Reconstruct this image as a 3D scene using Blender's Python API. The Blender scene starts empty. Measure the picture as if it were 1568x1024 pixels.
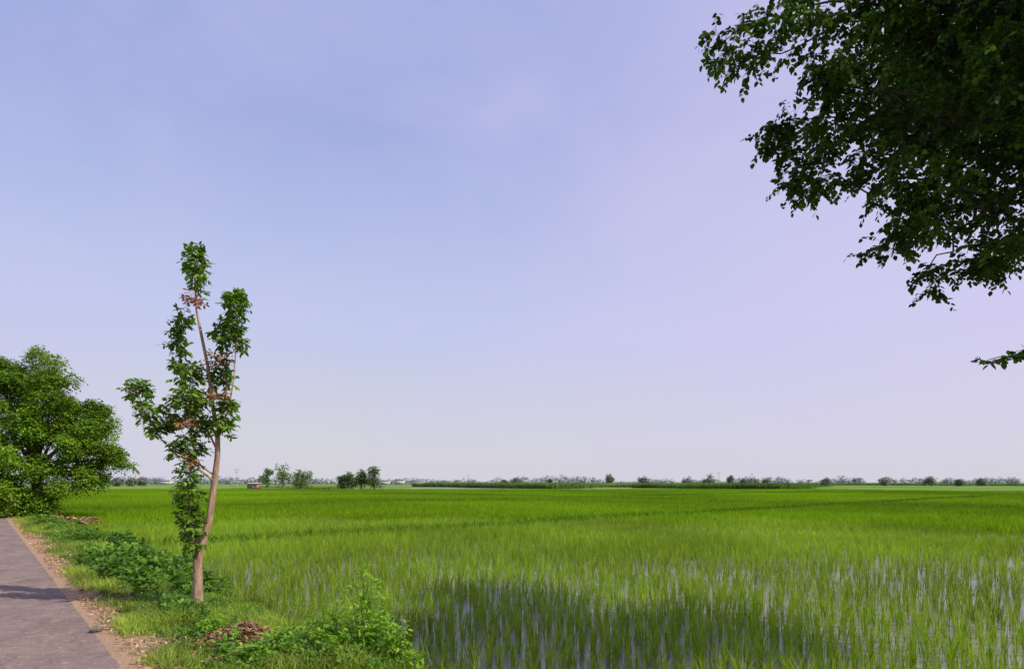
import bpy, math, numpy as np
from mathutils import Vector, noise
rng=np.random.default_rng(7)
scene=bpy.context.scene
scene.view_settings.view_transform='Standard'
scene.view_settings.look='None'
scene.view_settings.exposure=0
CU,SU=0.752,0.659     # road runs along v, u is the distance across it
def uv2xy(u,v): return CU*u-SU*v, SU*u+CU*v
def xy2uv(x,y): return CU*x+SU*y, -SU*x+CU*y
def sm(a,b,x):
    t=min(1,max(0,(x-a)/(b-a))); return t*t*(3-2*t)
def nrmz(a): return a/np.maximum(np.linalg.norm(a,axis=-1,keepdims=True),1e-9)

# ---------------------------------------------------------------- node helpers
def newmat(name):
    m=bpy.data.materials.new(name); m.use_nodes=True
    nt=m.node_tree; nt.nodes.clear()
    out=nt.nodes.new('ShaderNodeOutputMaterial')
    return m,nt,out
def mix(nt,fac,a,b,mode='MIX'):
    n=nt.nodes.new('ShaderNodeMix'); n.data_type='RGBA'; n.blend_type=mode
    for sock,val in ((n.inputs[0],fac),(n.inputs[6],a),(n.inputs[7],b)):
        if isinstance(val,bpy.types.NodeSocket): nt.links.new(val,sock)
        elif isinstance(val,(int,float)): sock.default_value=val
        else: sock.default_value=(*val,1)
    return n.outputs[2]
def noi(nt,scale,detail=3,vec=None,rough=.55,dist=0):
    n=nt.nodes.new('ShaderNodeTexNoise'); n.inputs['Scale'].default_value=scale
    n.inputs['Detail'].default_value=detail; n.inputs['Roughness'].default_value=rough
    n.inputs['Distortion'].default_value=dist
    if vec is not None: nt.links.new(vec,n.inputs['Vector'])
    return n.outputs['Fac']
def rng_map(nt,v,a,b,c=0,d=1):
    n=nt.nodes.new('ShaderNodeMapRange'); nt.links.new(v,n.inputs[0])
    for i,x in enumerate((a,b,c,d)): n.inputs[i+1].default_value=x
    return n.outputs[0]
def wpos(nt): return nt.nodes.new('ShaderNodeNewGeometry').outputs['Position']
def mapped(nt,vec,rotz=0,scale=(1,1,1)):
    n=nt.nodes.new('ShaderNodeMapping'); n.inputs['Rotation'].default_value=(0,0,rotz)
    n.inputs['Scale'].default_value=scale; nt.links.new(vec,n.inputs['Vector']); return n.outputs[0]

def leafmat(name,c1,c2,trans=.35,big=.15,bigamt=.35,rough=.5,tc=None,spec=.25):
    m,nt,out=newmat(name)
    at=nt.nodes.new('ShaderNodeAttribute'); at.attribute_name='rnd'
    col=mix(nt,at.outputs['Fac'],c1,c2)
    p=wpos(nt)
    f=rng_map(nt,noi(nt,big,3,p),.35,.65,1-bigamt,1+bigamt*.6)
    comb=nt.nodes.new('ShaderNodeVectorMath'); comb.operation='SCALE'
    nt.links.new(col,comb.inputs[0]); nt.links.new(f,comb.inputs['Scale'])
    col=comb.outputs[0]
    b=nt.nodes.new('ShaderNodeBsdfPrincipled'); nt.links.new(col,b.inputs['Base Color'])
    b.inputs['Roughness'].default_value=rough; b.inputs['Specular IOR Level'].default_value=spec
    t=nt.nodes.new('ShaderNodeBsdfTranslucent')
    tcol=mix(nt,1.0,col,tc or (1.2,1.25,.45),'MULTIPLY'); nt.links.new(tcol,t.inputs[0])
    ms=nt.nodes.new('ShaderNodeMixShader'); ms.inputs[0].default_value=trans
    nt.links.new(b.outputs[0],ms.inputs[1]); nt.links.new(t.outputs[0],ms.inputs[2])
    nt.links.new(ms.outputs[0],out.inputs[0])
    return m
def barkmat(name,c1,c2,scale=9):
    m,nt,out=newmat(name)
    v=mapped(nt,wpos(nt),0,(1,1,.25))
    f=noi(nt,scale,6,v,.65)
    col=mix(nt,rng_map(nt,f,.35,.65),c1,c2)
    b=nt.nodes.new('ShaderNodeBsdfPrincipled'); nt.links.new(col,b.inputs['Base Color'])
    b.inputs['Roughness'].default_value=.9
    bm=nt.nodes.new('ShaderNodeBump'); bm.inputs['Strength'].default_value=.6; bm.inputs['Distance'].default_value=.02
    nt.links.new(f,bm.inputs['Height']); nt.links.new(bm.outputs[0],b.inputs['Normal'])
    nt.links.new(b.outputs[0],out.inputs[0]); return m
def plainmat(name,c1,c2,scale=3,rough=.85):
    m,nt,out=newmat(name)
    col=mix(nt,rng_map(nt,noi(nt,scale,5,wpos(nt)),.35,.65),c1,c2)
    b=nt.nodes.new('ShaderNodeBsdfPrincipled'); nt.links.new(col,b.inputs['Base Color'])
    b.inputs['Roughness'].default_value=rough
    nt.links.new(b.outputs[0],out.inputs[0]); return m

# ---------------------------------------------------------------- mesh builder
class MB:
    def __init__(s): s.v=[];s.l=[];s.c=[];s.r=[];s.m=[];s.n=0
    def add(s,verts,faces,rnd,mat):
        verts=np.asarray(verts,float).reshape(-1,3); faces=np.asarray(faces,int)
        s.v.append(verts); s.l.append((faces+s.n).ravel()); s.c.append(np.full(len(faces),faces.shape[1]))
        s.r.append(np.broadcast_to(rnd,(len(verts),)).astype(float)); s.m.append(np.full(len(faces),mat)); s.n+=len(verts)
    def build(s,name,mats,link=True,smooth=False,col=None):
        me=bpy.data.meshes.new(name)
        v=np.concatenate(s.v); l=np.concatenate(s.l); c=np.concatenate(s.c); m=np.concatenate(s.m); r=np.concatenate(s.r)
        me.vertices.add(len(v)); me.vertices.foreach_set('co',v.ravel().astype(np.float32))
        me.loops.add(len(l)); me.loops.foreach_set('vertex_index',l.astype(np.int32))
        me.polygons.add(len(c)); st=np.concatenate([[0],np.cumsum(c)[:-1]])
        me.polygons.foreach_set('loop_start',st.astype(np.int32))
        for mt in mats: me.materials.append(mt)
        me.polygons.foreach_set('material_index',m.astype(np.int32))
        a=me.attributes.new('rnd','FLOAT','POINT'); a.data.foreach_set('value',r.astype(np.float32))
        me.update(calc_edges=True); me.validate()
        if smooth: me.polygons.foreach_set('use_smooth',np.ones(len(me.polygons),bool))
        o=bpy.data.objects.new(name,me)
        if link is True: scene.collection.objects.link(o)
        elif link: link.objects.link(o)
        return o
def tube(mb,pts,rad,seg=8,mat=0,rnd=.5,jit=0):
    pts=np.asarray(pts,float); n=len(pts)
    vs=[]
    for i in range(n):
        d=pts[min(i+1,n-1)]-pts[max(i-1,0)]; d/=np.linalg.norm(d)+1e-9
        a=np.cross(d,[0.13,.99,.05]); a/=np.linalg.norm(a)+1e-9; b=np.cross(d,a)
        for k in range(seg):
            t=2*math.pi*k/seg; rr=rad[i]*(1+jit*rng.normal())
            vs.append(pts[i]+rr*(math.cos(t)*a+math.sin(t)*b))
    f=[(i*seg+k,i*seg+(k+1)%seg,(i+1)*seg+(k+1)%seg,(i+1)*seg+k) for i in range(n-1) for k in range(seg)]
    mb.add(vs,f,rnd,mat)
def curve(a,b,n=6,sag=0.0,wob=.05):
    a=np.array(a,float); b=np.array(b,float); L=np.linalg.norm(b-a); out=[]
    for i in range(n):
        t=i/(n-1); p=a+(b-a)*t; p[2]+=sag*L*math.sin(math.pi*t)
        if 0<i<n-1: p+=rng.normal(size=3)*wob*L*.5
        out.append(p)
    return np.array(out)
def leaves(mb,pos,d,nn,L,W,rnd,mat,hexa=True):
    N=len(pos); d=nrmz(d); s=nrmz(np.cross(d,nn)); up=nrmz(np.cross(s,d))
    L=np.broadcast_to(L,(N,))[:,None]; W=np.broadcast_to(W,(N,))[:,None]
    if hexa:
        P=[pos, pos+d*L*.35+s*W*.5+up*W*.12, pos+d*L*.72+s*W*.38+up*W*.05, pos+d*L-up*L*.1, pos+d*L*.72-s*W*.38+up*W*.05, pos+d*L*.35-s*W*.5+up*W*.12]
    else:
        P=[pos, pos+d*L*.45+s*W*.5, pos+d*L-up*L*.1, pos+d*L*.45-s*W*.5]
    k=len(P); V=np.stack(P,1).reshape(-1,3)
    F=np.arange(N*k).reshape(N,k)
    mb.add(V,F,np.repeat(np.broadcast_to(rnd,(N,)),k),mat)
def blades(mb,base,az,H,lean,W,rnd,mat,curl=1.0):
    N=len(base); h=np.stack([np.cos(az),np.sin(az),np.zeros(N)],1)
    ta=rng.uniform(0,6.28,N); s=np.stack([np.cos(ta),np.sin(ta),np.zeros(N)],1)
    z=np.array([0,0,1.]); H=H[:,None]; ln=lean[:,None]; W=np.broadcast_to(W,(N,))[:,None]
    m=base+h*H*ln*.35+z*H*.58; t=base+h*H*ln*(1.0*curl)+z*H*(1-.25*ln)
    V=np.stack([base-s*W*.35,base+s*W*.35,m+s*W*.5,m-s*W*.5,t],1).reshape(-1,3)
    i=np.arange(N)*5
    r=np.repeat(rnd,5)
    n0=mb.n
    mb.add(V,np.stack([i,i+1,i+2,i+3],1),r,mat)
    tri=np.stack([i+3,i+2,i+4],1)+n0
    mb.l.append(tri.ravel()); mb.c.append(np.full(N,3)); mb.m.append(np.full(N,mat))
def sphere_dirs(n): return nrmz(rng.normal(size=(n,3)))
def lobe(mb,c,r,n,K,tl,L,W,mat,twigmat=None,droop=.25,inner=.25,up=0.,hexa=True,lo=0.,hi=1.,down=.35,tw=.004):
    c=np.array(c,float); r=np.array(r,float)
    D=sphere_dirs(n); rad=rng.uniform(inner**2,1,n)**.5
    S=c+D*r*rad[:,None]*.85
    T=nrmz(D*r/r.mean()+rng.normal(size=(n,3))*.45+np.array([0,0,up]))
    ln=tl*rng.uniform(.6,1.2,n)
    t=np.linspace(.12,1,K)
    P=S[:,None]+T[:,None]*(t[None,:,None]*ln[:,None,None]); P[...,2]-=droop*(t**2)[None,:]*ln[:,None]
    side=nrmz(np.cross(T,np.array([0,0,1.]))+1e-3)
    sg=np.where(np.arange(K)%2==0,1.,-1.)
    d=side[:,None]*sg[None,:,None]*.8+T[:,None]*.5+rng.normal(size=(n,K,3))*.35; d[...,2]-=down
    nn=rng.normal(size=(n,K,3))*.45; nn[...,2]+=1
    rn=np.clip(rng.uniform(lo,hi,(n,1))*.5+rng.uniform(lo,hi,(n,K))*.5,0,1)
    LL=L*rng.uniform(.65,1.2,n*K)
    leaves(mb,P.reshape(-1,3),d.reshape(-1,3),nn.reshape(-1,3),LL,W*LL/L,rn.ravel(),mat,hexa)
    if twigmat is not None:
        E=S+T*ln[:,None]; E[:,2]-=droop*ln
        S0=S-T*ln[:,None]*.5
        a=side*tw; b=np.array([0,0,tw])
        V=np.stack([S0+a,S0-a,S0+b,E+a*.4,E-a*.4,E+b*.4],1).reshape(-1,3)
        i=np.arange(n)*6
        F=np.concatenate([np.stack([i,i+1,i+4,i+3],1),np.stack([i+1,i+2,i+5,i+4],1),np.stack([i+2,i,i+3,i+5],1)])
        mb.add(V,F,.5,twigmat)

def instancer(name,pts,rot,scl,idx,coll):
    me=bpy.data.meshes.new(name); n=len(pts)
    me.vertices.add(n); me.vertices.foreach_set('co',np.asarray(pts,np.float32).ravel())
    a=me.attributes.new('rotv','FLOAT_VECTOR','POINT'); a.data.foreach_set('vector',np.asarray(rot,np.float32).ravel())
    a=me.attributes.new('sclv','FLOAT_VECTOR','POINT'); a.data.foreach_set('vector',np.asarray(scl,np.float32).ravel())
    a=me.attributes.new('pick','INT','POINT'); a.data.foreach_set('value',np.asarray(idx,np.int32))
    o=bpy.data.objects.new(name,me); scene.collection.objects.link(o)
    ng=bpy.data.node_groups.new(name+'_nodes','GeometryNodeTree')
    ng.interface.new_socket('Geometry',in_out='INPUT',socket_type='NodeSocketGeometry')
    ng.interface.new_socket('Geometry',in_out='OUTPUT',socket_type='NodeSocketGeometry')
    gi=ng.nodes.new('NodeGroupInput'); go=ng.nodes.new('NodeGroupOutput')
    ci=ng.nodes.new('GeometryNodeCollectionInfo'); ci.inputs['Collection'].default_value=coll
    ci.inputs['Separate Children'].default_value=True; ci.inputs['Reset Children'].default_value=True
    ip=ng.nodes.new('GeometryNodeInstanceOnPoints'); ip.inputs['Pick Instance'].default_value=True
    na=ng.nodes.new('GeometryNodeInputNamedAttribute'); na.data_type='FLOAT_VECTOR'; na.inputs['Name'].default_value='rotv'
    nb=ng.nodes.new('GeometryNodeInputNamedAttribute'); nb.data_type='FLOAT_VECTOR'; nb.inputs['Name'].default_value='sclv'
    nc=ng.nodes.new('GeometryNodeInputNamedAttribute'); nc.data_type='INT'; nc.inputs['Name'].default_value='pick'
    ng.links.new(gi.outputs[0],ip.inputs['Points']); ng.links.new(ci.outputs[0],ip.inputs['Instance'])
    ng.links.new(na.outputs[0],ip.inputs['Rotation']); ng.links.new(nb.outputs[0],ip.inputs['Scale'])
    ng.links.new(nc.outputs[0],ip.inputs['Instance Index'])
    ng.links.new(ip.outputs[0],go.inputs[0])
    md=o.modifiers.new('scatter','NODES'); md.node_group=ng
    return o

# ---------------------------------------------------------------- ground
MX,MY=6.6,1.9   # mound of the big tree
def gz(u,v):
    n=noise.noise(Vector((u*.9,v*.9,0)))*.06+noise.noise(Vector((u*3,v*3,5)))*.03
    if u<-2.5: return n*sm(-2.5,-3.5,u) if u>-3.5 else n*.8
    if u<1.15: return -.02
    z=.004+ n*sm(1.4,2.1,u) + .05*sm(1.7,2.4,u) + .008*noise.noise(Vector((u*9,v*9,1)))*sm(1.15,1.4,u)
    uu=u+.25*noise.noise(Vector((v*.5,3,1)))+.12*noise.noise(Vector((v*1.7,1,1)))
    z-=.56*sm(2.9,4.2,uu)
    x,y=uv2xy(u,v)
    z+=.5*math.exp(-((x-MX)**2+(y-MY)**2)/1.6)
    z+=.30*max(sm(150,185,u),sm(185,215,v))
    return z
us=list(np.array([-4000,-1500,-500,-150,-50,-20,-10,-6,-4,-3.5,-3,-2.5]))+list(np.arange(-2,1.0,.6))+list(np.arange(1.0,5,.1))+list(np.arange(5,14,.4))+[16,20,30,50,80,120,150,160,170,185,250,400,800,1500,4000]
vs=[-4000,-1000,-300,-100,-40,-20,-12]+list(np.arange(-8,30,.15))+list(np.arange(30,80,.7))+[85,95,110,130,150,170,185,195,205,215,260,400,800,1500,5000]
nu,nv=len(us),len(vs)
V=[];C=[]
def lerp(a,b,t): return tuple(a[i]+(b[i]-a[i])*t for i in range(3))
for v in vs:
    for u in us:
        x,y=uv2xy(u,v); V.append((x,y,gz(u,v)))
        dirt=(.42,.27,.175); soil=(.13,.17,.045); mud=(.12,.11,.08); far=(.12,.22,.03)
        w=.45*noise.noise(Vector((v*.6,u*.5,2)))+.25*noise.noise(Vector((v*2.2,1,8)))
        c=lerp(dirt,soil,sm(1.5,1.95,u+w))
        c=lerp(c,mud,sm(3.2,4,u))
        if u<-2.5: c=soil
        c=lerp(c,far,max(sm(140,170,u),sm(180,210,v)) if u>5 else 0)
        C.append((*c,1))
ii=np.arange(nu*nv).reshape(nv,nu)
F=np.stack([ii[:-1,:-1],ii[:-1,1:],ii[1:,1:],ii[1:,:-1]],-1).reshape(-1,4)
mb=MB(); mb.add(V,F,.5,0)
m,nt,out=newmat('ground_earth')
at=nt.nodes.new('ShaderNodeAttribute'); at.attribute_name='Col'
p=wpos(nt)
f1=noi(nt,1.3,6,p,.65); f2=noi(nt,28,4,p,.7)
pv=mapped(nt,p,-math.atan2(SU,CU),(.02,.004,1)); f3=noi(nt,1,4,pv)
col=mix(nt,rng_map(nt,f1,.45,.7,0,.3),at.outputs['Color'],(.30,.25,.12))
sc=nt.nodes.new('ShaderNodeVectorMath'); sc.operation='SCALE'; nt.links.new(col,sc.inputs[0])
mu=nt.nodes.new('ShaderNodeMath'); mu.operation='MULTIPLY'
nt.links.new(rng_map(nt,f2,.3,.7,.6,1.3),mu.inputs[0]); nt.links.new(rng_map(nt,f3,.35,.65,.75,1.25),mu.inputs[1])
nt.links.new(mu.outputs[0],sc.inputs['Scale'])
b=nt.nodes.new('ShaderNodeBsdfPrincipled'); nt.links.new(sc.outputs[0],b.inputs['Base Color']); b.inputs['Roughness'].default_value=.95
b.inputs['Specular IOR Level'].default_value=.1
bm=nt.nodes.new('ShaderNodeBump'); bm.inputs['Strength'].default_value=.5; bm.inputs['Distance'].default_value=.03
nt.links.new(f2,bm.inputs['Height']); nt.links.new(bm.outputs[0],b.inputs['Normal'])
nt.links.new(b.outputs[0],out.inputs[0])
g=mb.build('ground',[m],smooth=True)
ca=g.data.color_attributes.new('Col','FLOAT_COLOR','POINT'); ca.data.foreach_set('color',np.array(C,np.float32).ravel())

# ---------------------------------------------------------------- road
mb=MB(); V=[]; vv=list(np.arange(-12,60,.06))+list(np.arange(60,600,6)); cols=[-2.55,-1.6,-.6,.4,1.0,1.24]
for v in vv:
    e=.12*noise.noise(Vector((v*.8,0,3)))+.14*noise.noise(Vector((v*3.3,0,3)))+.08*noise.noise(Vector((v*9,0,3)))
    for k,u in enumerate(cols):
        uu=u+(e if k==5 else (-e if k==0 else 0))
        x,y=uv2xy(uu,v); V.append((x,y,.012-.004*abs(u+.6)+(-.012 if k in(0,5) else 0)))
n=len(cols); ii=np.arange(n*len(vv)).reshape(-1,n)
mb.add(V,np.stack([ii[:-1,:-1],ii[:-1,1:],ii[1:,1:],ii[1:,:-1]],-1).reshape(-1,4),.5,0)
m,nt,out=newmat('worn_asphalt'); p=wpos(nt)
f1=noi(nt,.9,6,p,.6); f2=noi(nt,45,3,p,.7); f3=noi(nt,4,6,p,.7,.5); f4=noi(nt,12,5,p,.7)
col=mix(nt,rng_map(nt,f1,.35,.65),(.185,.135,.12),(.27,.205,.18))
col=mix(nt,rng_map(nt,f3,.54,.64,0,.6),col,(.36,.27,.21))
col=mix(nt,rng_map(nt,f2,.4,.65,0,.5),col,(.11,.085,.08))
col=mix(nt,rng_map(nt,f4,.60,.66,0,.8),col,(.42,.32,.25))
f5=noi(nt,2.2,5,p,.6,1.)
col=mix(nt,rng_map(nt,f5,.56,.62,0,.4),col,(.11,.085,.08))
vo=nt.nodes.new('ShaderNodeTexVoronoi'); vo.feature='DISTANCE_TO_EDGE'; vo.inputs['Scale'].default_value=.9
dv=nt.nodes.new('ShaderNodeVectorMath'); dv.operation='ADD'
nz=nt.nodes.new('ShaderNodeTexNoise'); nz.inputs['Scale'].default_value=1.5; nt.links.new(p,nz.inputs['Vector'])
nt.links.new(p,dv.inputs[0]); nt.links.new(nz.outputs['Color'],dv.inputs[1]); nt.links.new(dv.outputs[0],vo.inputs['Vector'])
col=mix(nt,rng_map(nt,vo.outputs['Distance'],0,.012,.55,0),col,(.08,.07,.065))
b=nt.nodes.new('ShaderNodeBsdfPrincipled'); nt.links.new(col,b.inputs['Base Color']); b.inputs['Roughness'].default_value=.95; b.inputs['Specular IOR Level'].default_value=.08
bm=nt.nodes.new('ShaderNodeBump'); bm.inputs['Strength'].default_value=.5; bm.inputs['Distance'].default_value=.01
nt.links.new(f2,bm.inputs['Height']); nt.links.new(bm.outputs[0],b.inputs['Normal'])
nt.links.new(b.outputs[0],out.inputs[0])
mb.build('road',[m],smooth=True)

# ---------------------------------------------------------------- paddy water
mb=MB(); P=[uv2xy(*q) for q in ((3.0,-60),(190,-60),(190,215),(3.0,215))]
mb.add([(x,y,-.36) for x,y in P],[[0,1,2,3]],.5,0)
m,nt,out=newmat('muddy_water'); p=wpos(nt)
f=noi(nt,.8,4,p); f2=noi(nt,9,3,p)
col=mix(nt,rng_map(nt,f,.35,.65),(.14,.14,.10),(.24,.225,.19))
b=nt.nodes.new('ShaderNodeBsdfPrincipled'); nt.links.new(col,b.inputs['Base Color'])
b.inputs['Roughness'].default_value=.2; b.inputs['IOR'].default_value=1.5
bm=nt.nodes.new('ShaderNodeBump'); bm.inputs['Strength'].default_value=.25; bm.inputs['Distance'].default_value=.02
nt.links.new(f2,bm.inputs['Height']); nt.links.new(bm.outputs[0],b.inputs['Normal'])
nt.links.new(b.outputs[0],out.inputs[0])
mb.build('paddy_water',[m])

# ---------------------------------------------------------------- rice
rice=leafmat('rice_leaf',(.13,.26,.008),(.34,.47,.045),.42,.12,.32,.5,spec=.2)
ricef=leafmat('rice_leaf_far',(.115,.255,.004),(.25,.40,.010),.4,.03,.34,.6,spec=.12)
def rice_patch(name,size,sp,nb,W,H,coll,spread,mat,drop=.0):
    mb=MB(); k=int(round(size/sp)); g0=(np.arange(k)+.5)*sp-size/2
    X,Y=np.meshgrid(g0,g0); c=np.stack([X.ravel(),Y.ravel(),np.zeros(k*k)],1)
    c[:,:2]+=rng.normal(size=(k*k,2))*sp*.18
    c=c[rng.uniform(0,1,k*k)>drop]; kk=len(c)
    hs=rng.uniform(.7,1.2,kk)
    N=kk*nb; base=np.repeat(c,nb,0); base[:,:2]+=rng.normal(size=(N,2))*spread
    blades(mb,base,rng.uniform(0,6.28,N),H*np.repeat(hs,nb)*rng.uniform(.55,1.15,N),rng.uniform(.03,.45,N),W,
           np.clip(np.repeat(rng.uniform(0,1,kk),nb)*.6+rng.uniform(0,.5,N),0,1),0)
    return mb.build(name,[mat],link=coll)
cn=bpy.data.collections.new('rice_near'); cf=bpy.data.collections.new('rice_far')
NV=9
for i in range(NV):
    t=i/(NV-1); rice_patch('rice_patch_%02d'%i,2.,.2222,int(round(12-3.5*t)),.0115,.45-.05*t,cn,.020,rice,.03+.30*t)
for i in range(4): rice_patch('rice_patch_far_%02d'%i,6.,.25,8,.03,.44,cf,.045,ricef)
ang=math.atan2(SU,CU)
pn=[];pf=[]
for a in range(0,32):
    for bb in range(-10,40):
        u0=3.95+a*6; v0=-60+(bb+10)*6; u=u0+3; v=v0+3
        x,y=uv2xy(u,v); 
        if y<-4 or abs(x)>.92*y+14: continue
        D=math.hypot(x,y)
        if D<36:
            for i in range(3):
                for j in range(3):
                    x,y=uv2xy(u0+1+2*i,v0+1+2*j)
                    if y<1.5 or abs(x)>.92*y+6 or math.hypot(x-MX,y-MY)<2.1: continue
                    pn.append((x,y,-.37))
        elif u<185 and v<205 and y<178:
            pf.append((x,y,-.37))
for nm,pp,cc in (('rice_field',pn,cn),('rice_field.001',pf,cf)):
    pp=np.array(pp); rng.shuffle(pp); n=len(pp)
    rot=np.zeros((n,3)); rot[:,2]=ang+rng.integers(0,4,n)*math.pi/2
    sc_=np.ones((n,3)); sc_[:,2]=[.97+.35*noise.noise(Vector((q[0]*.07,q[1]*.07,0)))+rng.uniform(-.04,.04) for q in pp]
    if cc is cn:
        # the stand is thinner in the low, wet side of this plot (small v)
        idx=[int(np.clip(NV*(.62-.022*(xy2uv(q[0],q[1])[1])+1.0*noise.noise(Vector((q[0]*.16,q[1]*.16,7))))+rng.normal()*.9,0,NV-1)) for q in pp]
    else: idx=rng.integers(0,4,n)
    instancer(nm,pp,rot,sc_,idx,cc)

grass=leafmat('grass_blade',(.10,.21,.018),(.31,.41,.06),.35,.8,.45,.55)
bundg=leafmat('bund_grass',(.045,.14,.006),(.10,.23,.012),.3,.2,.3,.6,spec=.1)
earth=plainmat('earth_ridge',(.06,.07,.03),(.12,.10,.06))
def bund(u0,v0,u1,v1,dens,h):
    mb=MB(); L=math.hypot(u1-u0,v1-v0); n=int(L/1.0)+2; du,dv=(u1-u0)/L,(v1-v0)/L; V=[]
    for i in range(n):
        t=L*i/(n-1); w=.6*noise.noise(Vector((t*.1,u0,v0)))
        for o,z in ((-.5,-.5),(-.22,-.2),(.22,-.2),(.5,-.5)):
            u=u0+du*t-dv*(o+w); v=v0+dv*t+du*(o+w); x,y=uv2xy(u,v); V.append((x,y,z+.03*noise.noise(Vector((t,o,1)))))
    ii=np.arange(4*n).reshape(n,4)
    mb.add(V,np.stack([ii[:-1,:-1],ii[:-1,1:],ii[1:,1:],ii[1:,:-1]],-1).reshape(-1,4),.5,1)
    N=int(L*dens); t=rng.uniform(0,L,N); w=np.array([.6*noise.noise(Vector((q*.1,u0,v0))) for q in t]); o=rng.normal(size=N)*.4+w
    u=u0+du*t-dv*o; v=v0+dv*t+du*o
    base=np.stack([CU*u-SU*v,SU*u+CU*v,np.full(N,-.3)],1)
    blades(mb,base,rng.uniform(0,6.28,N),h*rng.uniform(.5,1.2,N),rng.uniform(.1,.8,N),.03,rng.uniform(0,1,N),0)
    mb.build('field_bund',[bundg,earth])
bund(4,24,120,22,110,.44); bund(4,58,170,54,45,.55); bund(4,96,170,96,25,.6)
bund(62,-40,60,200,30,.6); bund(118,-60,118,150,22,.65)

# ---------------------------------------------------------------- verge vegetation
mb=MB()
def scatter(N,ulo,uhi,vlo,vhi,pw=1.):
    u=rng.uniform(ulo,uhi,N); v=vlo+(vhi-vlo)*rng.uniform(0,1,N)**pw
    return u,v
def hnoise(u,v,s,o): return np.array([noise.noise(Vector((a*s,b*s,o))) for a,b in zip(u,v)])
def surf(u,v):
    return np.stack([CU*u-SU*v,SU*u+CU*v,np.array([gz(a,b) for a,b in zip(u,v)])],1)
T=18000
u,v=scatter(T,1.4,4.3,2,62,1.9); nz_=hnoise(u,v,.9,4.)
keep=(nz_+ .9*np.minimum(1,(u-1.4)/.5)-.5+rng.uniform(-.25,.25,T))>0
u,v,nz_=u[keep],v[keep],nz_[keep]; c=surf(u,v); nb=12; n=len(u)
far=1+np.clip((v-15)/30,0,1.5)
base=np.repeat(c,nb,0); base[:,:2]+=rng.normal(size=(n*nb,2))*.05*np.repeat(far,nb)[:,None]; base[:,2]-=.02
hh=.06+.08*rng.uniform(0,1,n)+.22*np.clip(nz_+.05,0,1)+.12*np.clip((u-3.)/1.,0,1)
blades(mb,base,rng.uniform(0,6.28,n*nb),np.repeat(hh,nb)*rng.uniform(.5,1.2,n*nb),rng.uniform(.1,1.,n*nb),.009*np.repeat(far,nb),
       np.clip(np.repeat(.4+nz_*1.1,nb)+rng.uniform(-.3,.4,n*nb),0,1),0)
u,v=scatter(1500,-6,-2.7,10,70); c=surf(u,v); n=len(u); base=np.repeat(c,nb,0); base[:,:2]+=rng.normal(size=(n*nb,2))*.1
blades(mb,base,rng.uniform(0,6.28,n*nb),.25*rng.uniform(.4,1.2,n*nb),rng.uniform(.1,1,n*nb),.02,rng.uniform(0,1,n*nb),0)
mb.build('verge_grass',[grass])
straw=leafmat('dry_straw',(.32,.18,.08),(.64,.47,.28),.15,.8,.2,.8,(1,1,1))
mb=MB(); T=12000; u,v=scatter(T,1.2,2.7,2,45,1.7); u=1.30+np.abs(rng.normal(size=T))*.48
keep=hnoise(u,v,.7,9.)+rng.uniform(-.3,.3,T)>-.10
c=surf(u[keep],v[keep]); c[:,2]+=.012+.03*rng.uniform(0,1,len(c)); n=len(c)
d=rng.normal(size=(n,3)); d[:,2]=np.abs(d[:,2])*.35
leaves(mb,c,d,np.tile([0,0,1.],(n,1))+rng.normal(size=(n,3))*.4,rng.uniform(.03,.13,n),rng.uniform(.006,.030,n),rng.uniform(0,1,n),0)
mb.build('dry_straw_litter',[straw])
weed=leafmat('weed_leaf',(.05,.15,.012),(.22,.38,.05),.35,.9,.45,.5)
mb=MB(); T=1500; u,v=scatter(T,1.7,3.9,2.5,50,1.6)
k=hnoise(u,v,.5,20.); keep=k+rng.uniform(-.25,.3,T)>.0
for a,b_,kk in zip(u[keep],v[keep],k[keep]):
    x,y=uv2xy(a,b_); s=.45+rng.uniform(0,.75)+kk; s=max(.35,s)*(1 if a>2.1 else .5); h0=rng.uniform(0,.4)
    lobe(mb,(x,y,gz(a,b_)+.06*s),(.16*s,.16*s,.12*s),int(10+8*s),5,.10*s,.065*s,.04*s,0,None,.2,.2,.5,down=0.1,lo=h0,hi=h0+.6)
for (px,py,s) in ((-8.6,13.0,1.0),(-8.1,13.6,1.2),(-9.4,14.2,1.1),(-7.6,12.4,.9),(-10.6,16,1.1),(-6.9,12.3,.7),(-7.2,13.2,1.1),(-12,18.5,1.2),(-5.9,11.2,.7),(-7.9,14.3,1.1),(-14.5,22,1.3),(-13.5,20,1.)):
    a,b_=xy2uv(px,py)
    if a<2.1: px+=.35; py+=.3; a,b_=xy2uv(px,py)
    for q in range(5):
        lobe(mb,(px+rng.normal()*.28,py+rng.normal()*.28,gz(a,b_)+rng.uniform(.1,.24)*s),(.22*s,.22*s,.15*s),22,6,.14,.11,.06,0,None,.2,.2,.4,down=.1,hi=.6)
mb.build('roadside_weeds',[weed])

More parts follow.
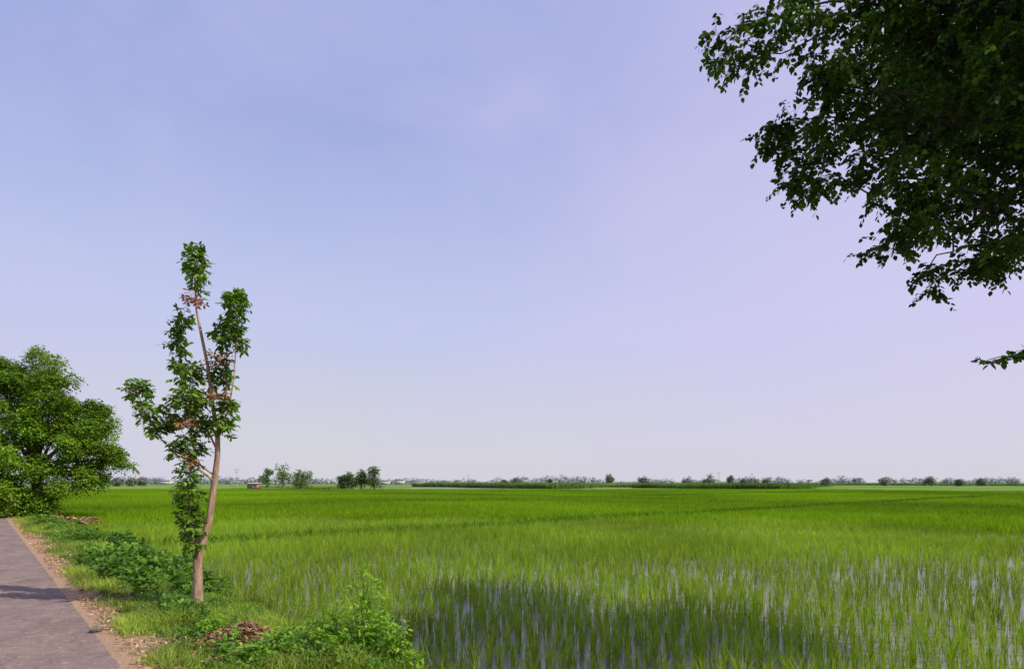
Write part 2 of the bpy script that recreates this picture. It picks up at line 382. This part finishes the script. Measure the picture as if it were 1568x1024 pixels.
shrub=leafmat('shrub_leaf',(.16,.34,.015),(.34,.54,.05),.45,2.,.2,.45)
stem=barkmat('green_stem',(.10,.12,.04),(.16,.15,.07))
def shrubobj(name,x,y,h,r,n,L,mat=None):
    mb=MB(); a,b_=xy2uv(x,y); z0=gz(a,b_)-.03
    for i in range(n):
        az=rng.uniform(0,6.28); rr=r*rng.uniform(.1,1); hh=h*rng.uniform(.5,1.05)*(1-.35*rr/r)
        e=np.array([x+math.cos(az)*rr,y+math.sin(az)*rr,z0+hh]); s=np.array([x+rng.normal()*.04,y+rng.normal()*.04,z0])
        c=curve(s,e,6,.05,.05); tube(mb,c,np.linspace(.009,.003,6),5,1)
        for k in range(1,6):
            lobe(mb,c[k],(.06,.06,.07),6,4,.09,L,L*.45,0,None,.3,.1,.2,down=.2)
    return mb.build(name,[mat or shrub,stem])
shrubobj('roadside_shrub',-1.74,7.3,1.22,.36,13,.068)
shrubobj('roadside_shrub',-1.30,6.9,.75,.33,10,.065)
shrubobj('roadside_shrub',-2.05,6.9,.6,.3,8,.06)
shrubobj('roadside_shrub',-2.6,7.1,.36,.3,7,.055)
shrubobj('roadside_shrub',-3.9,7.9,.26,.22,6,.06)

dead=leafmat('dead_leaf',(.16,.07,.035),(.46,.27,.16),.1,3.,.3,.8,(1,1,1))
for (x,y,r,h,n) in ((-3.35,7.55,.45,.2,1100),(-8.5,15.0,.5,.28,700),(-10.6,16.9,.4,.18,400),(-21.6,31,1.3,.8,1400)):
    mb=MB(); q=rng.normal(size=(n,2))*r*.5; rr=np.hypot(q[:,0],q[:,1])/r
    px=x+q[:,0]*1.3; py=y+q[:,1]; c=np.array([ (a,b_,gz(*xy2uv(a,b_))) for a,b_ in zip(px,py)])
    c[:,2]+=h*np.clip(1-rr,0,1)*rng.uniform(.2,1,n)+.03
    d=rng.normal(size=(n,3)); d[:,2]*=.4; L=.075 if r<1 else .22
    leaves(mb,c,d,np.tile([0,0,1.],(n,1))+rng.normal(size=(n,3))*.5,L*rng.uniform(.5,1.3,n),L*.4,rng.uniform(0,1,n),0)
    mb.build('dead_leaf_pile',[dead])
stone=plainmat('stone_grey',(.07,.06,.055),(.20,.16,.13),14)
def rock(name,x,y,s):
    import bmesh
    bm=bmesh.new(); bmesh.ops.create_icosphere(bm,subdivisions=3,radius=1)
    o=rng.uniform(0,50)
    for w in bm.verts:
        w.co*=1+.35*noise.noise(w.co*1.3+Vector((o,o,o)))+.12*noise.noise(w.co*4+Vector((o,0,0)))
        w.co=Vector((w.co.x*s*1.2,w.co.y*s,w.co.z*s*.65))
    me=bpy.data.meshes.new(name); bm.to_mesh(me); bm.free(); me.materials.append(stone)
    ob=bpy.data.objects.new(name,me); u_,v_=xy2uv(x,y); ob.location=(x,y,gz(u_,v_)+s*.3+.01); scene.collection.objects.link(ob)
rock('stone',-5.55,8.15,.07); rock('stone',-5.25,7.6,.03); rock('stone',-7.9,11.2,.035); rock('stone',-5.9,8.9,.025)

# ---------------------------------------------------------------- sapling
bark1=barkmat('sapling_bark',(.24,.14,.09),(.46,.31,.21),22)
slf=leafmat('sapling_leaf',(.045,.13,.010),(.24,.40,.04),.35,2.,.3,.4,spec=.4)
syg=leafmat('sapling_young_leaf',(.30,.12,.05),(.46,.25,.10),.35,2.,.2,.5,(1.2,.8,.6))
mb=MB(); Y0=9.7
tp=[(-5.0,-.2),(-5.0,.3),(-5.0,.78),(-4.9,1.15),(-4.82,1.45),(-4.76,1.98),(-4.71,2.4),(-4.70,2.71),(-4.77,3.23),(-4.84,3.85),(-4.92,4.3),(-5.0,4.7),(-5.04,5.1),(-5.05,5.6)]
tr=[.088,.076,.068,.056,.052,.046,.042,.038,.03,.025,.021,.017,.012,.005]
yy=[0,0,.01,.02,.03,.05,.05,.04,.02,0,-.03,-.03,0,0]
tube(mb,[(a,Y0+c,b_) for (a,b_),c in zip(tp,yy)],tr,12,1,jit=.04)
def br(pts,r0,r1):
    tube(mb,[(a,Y0+c,b_) for a,c,b_ in pts],np.linspace(r0,r1,len(pts)),7,1)
br([(-4.70,.04,2.65),(-4.60,-.05,2.85),(-4.45,-.12,3.15),(-4.36,-.15,3.6),(-4.32,-.15,4.1),(-4.33,-.12,4.6),(-4.38,-.1,4.95)],.016,.005)
br([(-4.72,.04,2.75),(-4.62,.1,3.2),(-4.58,.12,3.7),(-4.60,.12,4.2),(-4.62,.1,4.55)],.016,.005)
br([(-4.75,.05,2.1),(-5.0,.0,2.3),(-5.3,-.05,2.42),(-5.55,-.1,2.7),(-5.75,-.15,3.1),(-5.9,-.15,3.5)],.017,.005)
br([(-4.71,.05,2.5),(-4.95,.15,2.9),(-5.2,.2,3.2),(-5.38,.2,3.7),(-5.42,.2,4.3),(-5.36,.18,4.8)],.017,.005)
br([(-4.74,.03,2.0),(-4.95,-.05,2.2),(-5.05,-.1,2.7),(-5.08,-.12,3.3),(-5.05,-.1,3.8)],.02,.006)
br([(-5.0,.0,.75),(-5.06,-.05,1.2),(-5.1,-.08,1.7),(-5.06,-.1,2.3)],.02,.006)
SL=[(-5.03,0,5.45,.13,.32,90),(-5.03,0,5.05,.06,.10,10),
 (-5.34,.18,4.66,.08,.16,26),(-5.44,.2,4.28,.10,.24,42),(-5.4,.2,3.85,.09,.15,22),
 (-4.38,-.1,4.78,.15,.24,74),(-4.34,-.12,4.3,.13,.22,46),(-4.63,.1,4.38,.14,.22,52),(-4.6,.1,4.0,.08,.12,14),
 (-5.12,-.05,3.7,.22,.20,58),(-4.66,.1,3.66,.15,.20,48),(-5.05,-.1,3.3,.28,.22,88),(-5.38,.1,3.15,.21,.24,62),
 (-4.52,-.1,3.1,.15,.26,64),(-5.0,.1,2.93,.24,.18,56),(-4.6,0,2.82,.10,.10,18),
 (-5.88,-.15,3.45,.17,.13,48),(-5.75,-.15,3.12,.15,.14,42),(-5.56,-.1,2.8,.16,.13,38),(-5.36,-.05,2.52,.11,.07,12),
 (-5.06,-.08,2.58,.15,.20,58),(-5.08,-.1,2.15,.12,.14,30),(-5.12,-.08,1.8,.16,.20,64),(-5.08,-.08,1.42,.17,.20,68),(-5.06,-.05,1.06,.13,.18,44)]
for x,y,z,r,rz,n in SL:
    h0=rng.uniform(0,.25)
    lobe(mb,(x,Y0+y,z),(r,r,rz),int(n*.95),6,.14,.105,.046,0,1,.15,.15,.55,down=.45,tw=.0022,lo=h0,hi=h0+.75)
for x,y,z,r,rz,n in ((-5.03,-.04,4.86,.15,.05,20),(-4.62,-.1,3.93,.14,.07,20),(-4.55,-.25,3.32,.15,.05,18),(-4.98,-.35,2.88,.12,.05,13),(-5.0,-.2,2.3,.07,.07,7)):
    lobe(mb,(x,Y0+y,z),(r,r,rz),n,5,.12,.085,.035,2,1,.1,.15,.4,down=.2,tw=.0022)
mb.build('sapling_tree',[slf,bark1,syg])

# ---------------------------------------------------------------- big overhanging tree (right)
bark2=barkmat('old_bark',(.035,.028,.02),(.09,.07,.05),8)
clf=leafmat('canopy_leaf',(.012,.034,.003),(.11,.22,.02),.25,1.4,.65,.5,spec=.15)
mb=MB()
tube(mb,[(6.6,1.9,-.3),(6.6,1.9,.1),(6.62,1.95,.8),(6.7,2.05,1.8),(6.75,2.2,2.9),(6.8,2.6,3.8)],[.5,.38,.31,.28,.27,.22],16,1,jit=.05)
CL=[((2.42,6.5,6.86),(.30,.4,.14),40),((2.55,6.5,6.58),(.32,.3,.10),34),((3.03,6.5,6.80),(.38,.5,.24),80),((3.75,6.5,6.80),(.50,.7,.40),190),
 ((3.18,6.4,6.25),(.34,.4,.10),46),((3.42,6.4,6.05),(.30,.4,.13),52),((2.76,6.5,5.56),(.24,.35,.11),40),((3.14,6.5,5.42),(.28,.5,.14),54),((3.32,6.4,5.14),(.22,.3,.13),40),((3.02,6.5,5.82),(.24,.3,.09),26),
 ((3.62,6.5,5.85),(.38,.6,.28),110),((3.78,6.5,5.35),(.26,.5,.12),42),((4.15,6.5,5.12),(.34,.6,.20),84),((4.02,6.4,4.54),(.34,.4,.10),54),((4.42,6.5,4.18),(.12,.25,.15),30),((4.3,6.5,4.7),(.25,.4,.11),34),
 ((4.65,6.5,4.95),(.45,.8,.28),140),((4.95,6.4,4.36),(.36,.6,.10),66),((5.4,6.4,4.40),(.38,.6,.15),90),((4.85,6.6,5.95),(.9,1.1,.8),620),((4.7,6.5,7.2),(1.0,1.2,.7),720),((3.3,6.4,7.3),(.7,.7,.3),100),
 ((5.9,6.3,5.6),(1.0,1.3,1.0),900)]
for c,r,n in CL:
    c=np.array(c); r=np.array(r); m_=max(4,int(n/6.5))
    D=sphere_dirs(m_); Q=c+D*r*(rng.uniform(.08,1,m_)[:,None]**.45)
    for q in Q:
        s=rng.uniform(.05,.12); h0=rng.uniform(0,.4)
        lobe(mb,q,(s*1.2,s*1.2,s*.8),7,9,.16,.064,.045,0,1,.45,.1,0.,down=.6,tw=.0022,lo=h0,hi=h0+.6)
BIG=[((6.8,6.4,7.2),(1.6,1.8,1.5),1100),((7,9.2,8.2),(1.5,1.6,1.1),900),((8.6,7,6.5),(1.6,2,1.7),900),((7.2,2.6,7.4),(2.3,2.0,1.5),900),
 ((5.8,-.6,7.4),(2.2,2.2,1.4),600),((8.8,1,6.8),(2.4,2.6,1.9),900),((8.2,6,9.0),(2.0,2.4,1.2),800)]
for c,r,n in BIG:
    lobe(mb,c,r,n,9,.5,.115,.085,0,1,.3,.2,0.,down=.5,tw=.005)
F0=(6.8,2.6,3.8)
def limb(a,b_,r0,r1,sag=.08,n=8,wob=.035):
    c=curve(a,b_,n,sag,wob); tube(mb,c,np.linspace(r0,r1,n),8,1); return c
hub=[((6.3,6.0,5.6),.15),((7.0,6.6,6.8),.15),((7.2,3.0,7.0),.16),((6.0,-.4,7.0),.12),((8.6,1.2,6.6),.13),((8.4,6.6,6.2),.12)]
for h,r in hub: limb((F0[0]+rng.normal()*.05,F0[1],F0[2]-.2),h,r,r*.45,.1)
sub=[(4.9,6.6,5.9),(4.8,6.6,7.1),(5.2,6.5,5.0)]
limb(hub[0][0],sub[0],.06,.03,.05); limb(hub[1][0],sub[1],.06,.03,.05); limb(hub[0][0],sub[2],.05,.025,.05)
for c,r,n in CL:
    s=min(sub,key=lambda q:(q[0]-c[0])**2+(q[2]-c[2])**2*2)
    limb(s,(c[0]-.05,c[1],c[2]),.020,.005,.06,8,.07)
limb(hub[1][0],(7,9,8),.06,.02); limb(hub[1][0],(8,6,9),.06,.02)
limb((6.2,5.6,4.3),(4.75,5.05,3.15),.015,.007,.05); limb((4.75,5.05,3.15),(3.9,5.0,3.0),.007,.003,.02)
limb(F0,(6.2,5.6,4.3),.05,.015)
for x,z,n in ((3.93,2.99,7),(4.12,3.03,9),(4.35,3.06,10),(4.6,3.1,10)):
    lobe(mb,(x,5.0,z),(.07,.08,.02),n,6,.13,.065,.04,0,1,.15,.1,0.,down=.25,tw=.002)
mb.build('overhanging_tree',[clf,bark2])

# ---------------------------------------------------------------- left roadside tree
ltl=leafmat('roadside_tree_leaf',(.05,.15,.006),(.30,.46,.04),.40,.35,.35,.5)
mb=MB(); Y1=36.5
tube(mb,[(-28.5,Y1,-.2),(-28.5,Y1,.6),(-28.4,Y1,1.6),(-28.6,Y1,3.2),(-28.8,Y1,5)],[.45,.34,.3,.24,.15],12,1,jit=.05)
LT=[(-28.3,8.75,1.4,0),(-26.6,6.9,1.4,-1),(-29.4,7.3,1.7,-1),(-25.4,5.0,1.5,-.5),(-23.9,3.3,1.0,0),(-27.9,4.4,2.0,-2),(-29.9,4.2,2.0,-2.2),(-24.6,2.6,.9,-.6),
 (-26.1,2.3,1.15,-1.5),(-28.2,1.5,1.3,-2),(-31,6.5,2.1,0),(-32.1,3.5,2.3,0),(-30.7,8.7,1.2,0),(-27.6,5.9,1.3,1.6),(-26.4,4.0,1.6,1.8),(-29,5.5,2.2,2),(-30.5,1.6,1.6,-1.4),(-25.3,4.3,.8,-1.2),(-27.3,7.8,.8,-.6),(-24.9,6.1,.7,0),(-29.2,1.2,1.2,-2.5),(-27.2,.9,.9,-1.6),(-31.5,1.5,1.5,-1)]
for x,z,r,dy in LT:
    tube(mb,curve((-28.6,Y1,2.6),(x,Y1+dy,z),6,.05,.04),np.linspace(.12,.03,6),6,1)
    for q in range(int(6+r*6)):
        d=nrmz(rng.normal(size=3)); s=r*rng.uniform(.24,.42)
        cc=np.array([x,Y1+dy,z])+d*r*rng.uniform(.5,1.05)*np.array([1,1,.9])
        cc[2]=max(cc[2],.35); h0=rng.uniform(0,.4)
        lobe(mb,cc,(s,s,s*.65),int(36+62*s),6,.45,.16,.095,0,None,.4,.3,.1,hexa=False,down=.45,lo=h0,hi=h0+.6)
mb.build('roadside_tree',[ltl,bark2])

# ---------------------------------------------------------------- distant trees
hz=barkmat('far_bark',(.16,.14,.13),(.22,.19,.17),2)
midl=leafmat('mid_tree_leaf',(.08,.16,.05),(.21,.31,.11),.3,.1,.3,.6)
farl=leafmat('far_leaf_haze_tint',(.19,.22,.17),(.28,.32,.24),.3,.05,.25,.7,(1.1,1.1,.9))  # distance haze is painted in as a pale grey-green leaf colour
hazl=leafmat('treeline_leaf_haze_tint',(.38,.41,.43),(.49,.52,.54),.3,.02,.2,.8,(1,1,1))  # paler still: the treeline's haze is put into its leaf colour
def fartree(name,x,y,h,r,mat,n=9,leaf=.5,bot=.25,dens=30):
    mb=MB(); z0=-.15
    tube(mb,[(x,y,z0-.2),(x+.02*h,y,z0+h*.25),(x-.02*h,y,z0+h*.6)],[.05*h*.8,.035*h,.02*h],7,1)
    for i in range(n):
        az=rng.uniform(0,6.28); q=r*rng.uniform(0,.65); zz=rng.uniform(bot+.12,.82)
        q*=1.1-.5*max(0,zz-.5)/.5
        s=r*rng.uniform(.32,.5)
        cx,cy,cz=x+math.cos(az)*q,y+math.sin(az)*q,z0+h*zz
        tube(mb,[(x,y,z0+h*.3),(cx,cy,cz)],[.015*h,.006*h],5,1)
        lobe(mb,(cx,cy,cz),(s,s,s*.8),dens,5,leaf*1.6,leaf,leaf*.7,0,None,.3,.3,.1,hexa=False,down=.3)
    return mb.build(name,[mat,hz])
for x,y,h,r in ((-84.5,210,8.2,2.6),(-79.6,212,8.9,3.9),(-71.5,208,6.9,3.7),(-75.5,216,5.5,2.5)): fartree('field_tree',x,y,h,r,midl,14,.45,.1)
for x,y,h,r in ((-51.5,185,4.2,2.2),(-49.0,185,5.6,2.6),(-46.0,186,6.3,3.0),(-41.6,184,7.6,3.2)): fartree('field_tree',x,y,h,r,midl,15,.45,.05)
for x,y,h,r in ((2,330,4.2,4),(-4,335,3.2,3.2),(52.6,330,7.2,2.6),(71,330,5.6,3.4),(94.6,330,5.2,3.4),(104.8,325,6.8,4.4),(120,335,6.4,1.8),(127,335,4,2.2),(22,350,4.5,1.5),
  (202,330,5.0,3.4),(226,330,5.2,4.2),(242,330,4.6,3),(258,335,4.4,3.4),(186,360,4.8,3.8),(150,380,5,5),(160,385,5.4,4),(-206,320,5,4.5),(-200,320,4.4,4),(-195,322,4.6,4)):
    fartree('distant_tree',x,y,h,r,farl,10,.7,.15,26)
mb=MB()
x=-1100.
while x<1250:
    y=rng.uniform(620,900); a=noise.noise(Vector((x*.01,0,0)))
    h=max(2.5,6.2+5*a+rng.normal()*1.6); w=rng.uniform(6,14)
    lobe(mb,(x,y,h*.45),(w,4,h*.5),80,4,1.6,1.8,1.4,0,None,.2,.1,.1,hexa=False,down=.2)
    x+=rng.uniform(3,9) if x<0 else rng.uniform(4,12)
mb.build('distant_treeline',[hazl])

crop=leafmat('tall_crop_leaf',(.09,.19,.035),(.18,.29,.06),.3,.06,.3,.6)
crop2=leafmat('ripe_crop_leaf',(.19,.27,.06),(.30,.38,.11),.3,.06,.2,.6)
def cropblock(x,y,L,W,h,mat,N):
    mb=MB(); a=rng.uniform(0,L,N); b_=rng.uniform(0,W,N)*rng.uniform(0.05,1,N)
    px=x-SU*a+CU*b_; py=y+CU*a+SU*b_
    hh=h*(.8+.15*np.array([noise.noise(Vector((q*.15,w*.15,0))) for q,w in zip(px,py)])+rng.uniform(-.12,.2,N))
    blades(mb,np.stack([px,py,np.full(N,-.4)],1),rng.uniform(0,6.28,N),hh,rng.uniform(.05,.45,N),.16,rng.uniform(0,1,N),0)
    mb.build('tall_crop_field',[mat])
cropblock(14,215,92,34,2.5,crop,26000); cropblock(81,183,56,30,2.4,crop,20000); cropblock(52,250,60,30,2.3,crop2,14000); cropblock(130,260,90,20,1.4,crop,14000)
cropblock(-60,200,80,12,1.1,crop2,9000); cropblock(300,330,150,30,1.9,crop,14000)

# ---------------------------------------------------------------- houses and poles
brick=plainmat('brick_wall',(.26,.15,.12),(.34,.21,.16),3); plaster=plainmat('white_plaster',(.42,.42,.46),(.52,.52,.56),1)
roofm=plainmat('roof_slab',(.36,.35,.36),(.45,.43,.43),1); dark=plainmat('dark_opening',(.16,.16,.18),(.20,.20,.22)); thatch=plainmat('thatch',(.30,.24,.15),(.42,.34,.22),2)
def box(mb,x0,x1,y0,y1,z0,z1,mat):
    V=[(x,y,z) for z in (z0,z1) for y in (y0,y1) for x in (x0,x1)]
    mb.add(V,[[0,2,3,1],[4,5,7,6],[0,1,5,4],[2,6,7,3],[0,4,6,2],[1,3,7,5]],.5,mat)
def part(parent,name,mats,fn):
    m_=MB(); fn(m_); o=m_.build(name,mats); o.parent=parent; return o
def house(name,x,y,w,d,h,wall,n,gable=False,roof=None):
    e=bpy.data.objects.new(name,None); scene.collection.objects.link(e); z0=-.3
    part(e,'walls',[wall],lambda m_: box(m_,x-w/2,x+w/2,y,y+d,z0,z0+h,0))
    if gable:
        def g(m_):
            a=.3; r=h*.22
            V=[(x-w/2-a,y-a,z0+h),(x+w/2+a,y-a,z0+h),(x+w/2+a,y+d+a,z0+h),(x-w/2-a,y+d+a,z0+h),(x-w/2,y+d/2,z0+h+r),(x+w/2,y+d/2,z0+h+r)]
            m_.add(V,[[0,1,5,4],[2,3,4,5]],.5,0); m_.add(V,[[0,4,3],[1,2,5],],.5,0)
        part(e,'roof',[roof or thatch],g)
    else:
        part(e,'roof',[roof or roofm],lambda m_: (box(m_,x-w/2-.3,x+w/2+.3,y-.3,y+d+.3,z0+h+.002,z0+h+.22,0),box(m_,x-w/2,x+w/2,y,y+.15,z0+h+.222,z0+h+.8,0)))
    def win(m_):
        for i in range(n):
            cx=x-w/2+w*(i+.5)/n
            if i==n//2: box(m_,cx-.5,cx+.5,y-.03,y-.003,z0+.01,z0+1.6,0)
            else: box(m_,cx-.35,cx+.35,y-.03,y-.003,z0+.8,z0+1.4,0)
    part(e,'openings',[dark],win)
house('brick_farm_hut',-86.5,203,3.4,3,1.75,brick,3,True)
for x,y,w,h in ((-110,520,10,3.4),(-98,530,8,4.2),(-82,525,12,3.0),(-215,540,14,3.4),(-60,560,9,3.0),(-320,560,12,3.6)):
    house('village_house',x,y,w,7,h,plaster,4)
pole=plainmat('concrete_pole',(.35,.34,.34),(.45,.44,.43),2)
def upole(x,y,h,w=.16):
    mb=MB(); tube(mb,[(x,y,-.4),(x,y,h)],[w,w*.6],8,0)
    box(mb,x-1.1,x+1.1,y-.06,y+.06,h-.7,h-.55,0); box(mb,x-.7,x+.7,y-.06,y+.06,h-1.5,h-1.37,0)
    for q in (-1,0,1): tube(mb,[(x+q,y,h-.55),(x+q,y,h-.3)],[.06,.04],6,0)
    mb.build('utility_pole',[pole])
for x,y,h in ((-97,215,7),(20,300,5.5),(112,330,7.5),(130,330,7.0),(-30,420,7)): upole(x,y,h,.11)

# ---------------------------------------------------------------- sky + sun
el=math.radians(47); hx,hy=-.93,.37; hl=math.hypot(hx,hy); hx/=hl; hy/=hl
dirv=Vector((hx*math.cos(el),hy*math.cos(el),-math.sin(el)))
sl=bpy.data.lights.new('sun','SUN'); sl.energy=4.7; sl.angle=math.radians(.5); sl.color=(1,.93,.80)
so=bpy.data.objects.new('sun',sl); so.rotation_euler=dirv.to_track_quat('-Z','Y').to_euler(); scene.collection.objects.link(so)
w=bpy.data.worlds.new('World'); scene.world=w; w.use_nodes=True; nt=w.node_tree; nt.nodes.clear()
out=nt.nodes.new('ShaderNodeOutputWorld'); bg=nt.nodes.new('ShaderNodeBackground'); bg.inputs['Strength'].default_value=.1
sky=nt.nodes.new('ShaderNodeTexSky'); sky.sky_type='NISHITA'; sky.sun_disc=False; sky.sun_elevation=el; sky.sun_rotation=math.atan2(-hx,-hy)
sky.dust_density=2.5; sky.air_density=1.2
tc=nt.nodes.new('ShaderNodeTexCoord'); sep=nt.nodes.new('ShaderNodeSeparateXYZ'); nt.links.new(tc.outputs['Generated'],sep.inputs[0])
rp=nt.nodes.new('ShaderNodeValToRGB'); nt.links.new(sep.outputs['Z'],rp.inputs[0])
el_=rp.color_ramp.elements; el_[0].position=0; el_[0].color=(.66,.67,.71,1); el_[1].position=1; el_[1].color=(.33,.40,.76,1)
for p_,c_ in ((.07,(.63,.65,.75)),(.25,(.55,.61,.88)),(.5,(.36,.43,.78))):
    e=rp.color_ramp.elements.new(p_); e.color=(*c_,1)
mp=mapped(nt,tc.outputs['Generated'],.4,(1,1,2.2))
cl=noi(nt,1.6,5,mp,.55,.5)
az=rng_map(nt,sep.outputs['X'],-.10,.6,0,.85)
c=mix(nt,az,rp.outputs[0],(.69,.63,.91))
lo=rng_map(nt,sep.outputs['Z'],0,.2,.9,0)
c=mix(nt,lo,c,(.71,.70,.76))
lf=rng_map(nt,sep.outputs['X'],-.50,-.75,0,.35)
c=mix(nt,lf,c,(.54,.56,.90))
c=mix(nt,rng_map(nt,cl,.42,.7,0,.45),c,(.66,.62,.90))
s10=nt.nodes.new('ShaderNodeVectorMath'); s10.operation='SCALE'; s10.inputs['Scale'].default_value=10; nt.links.new(c,s10.inputs[0])
fin=mix(nt,.08,s10.outputs[0],sky.outputs[0])
nt.links.new(fin,bg.inputs[0]); nt.links.new(bg.outputs[0],out.inputs[0])

# ---------------------------------------------------------------- camera
cam=bpy.data.cameras.new('camera'); co=bpy.data.objects.new('camera',cam); scene.collection.objects.link(co)
co.location=(0,0,2); co.rotation_euler=(math.radians(90),0,0)
cam.sensor_width=36; cam.lens=21.44; cam.shift_y=.144; cam.clip_end=12000; cam.clip_start=.05
scene.camera=co
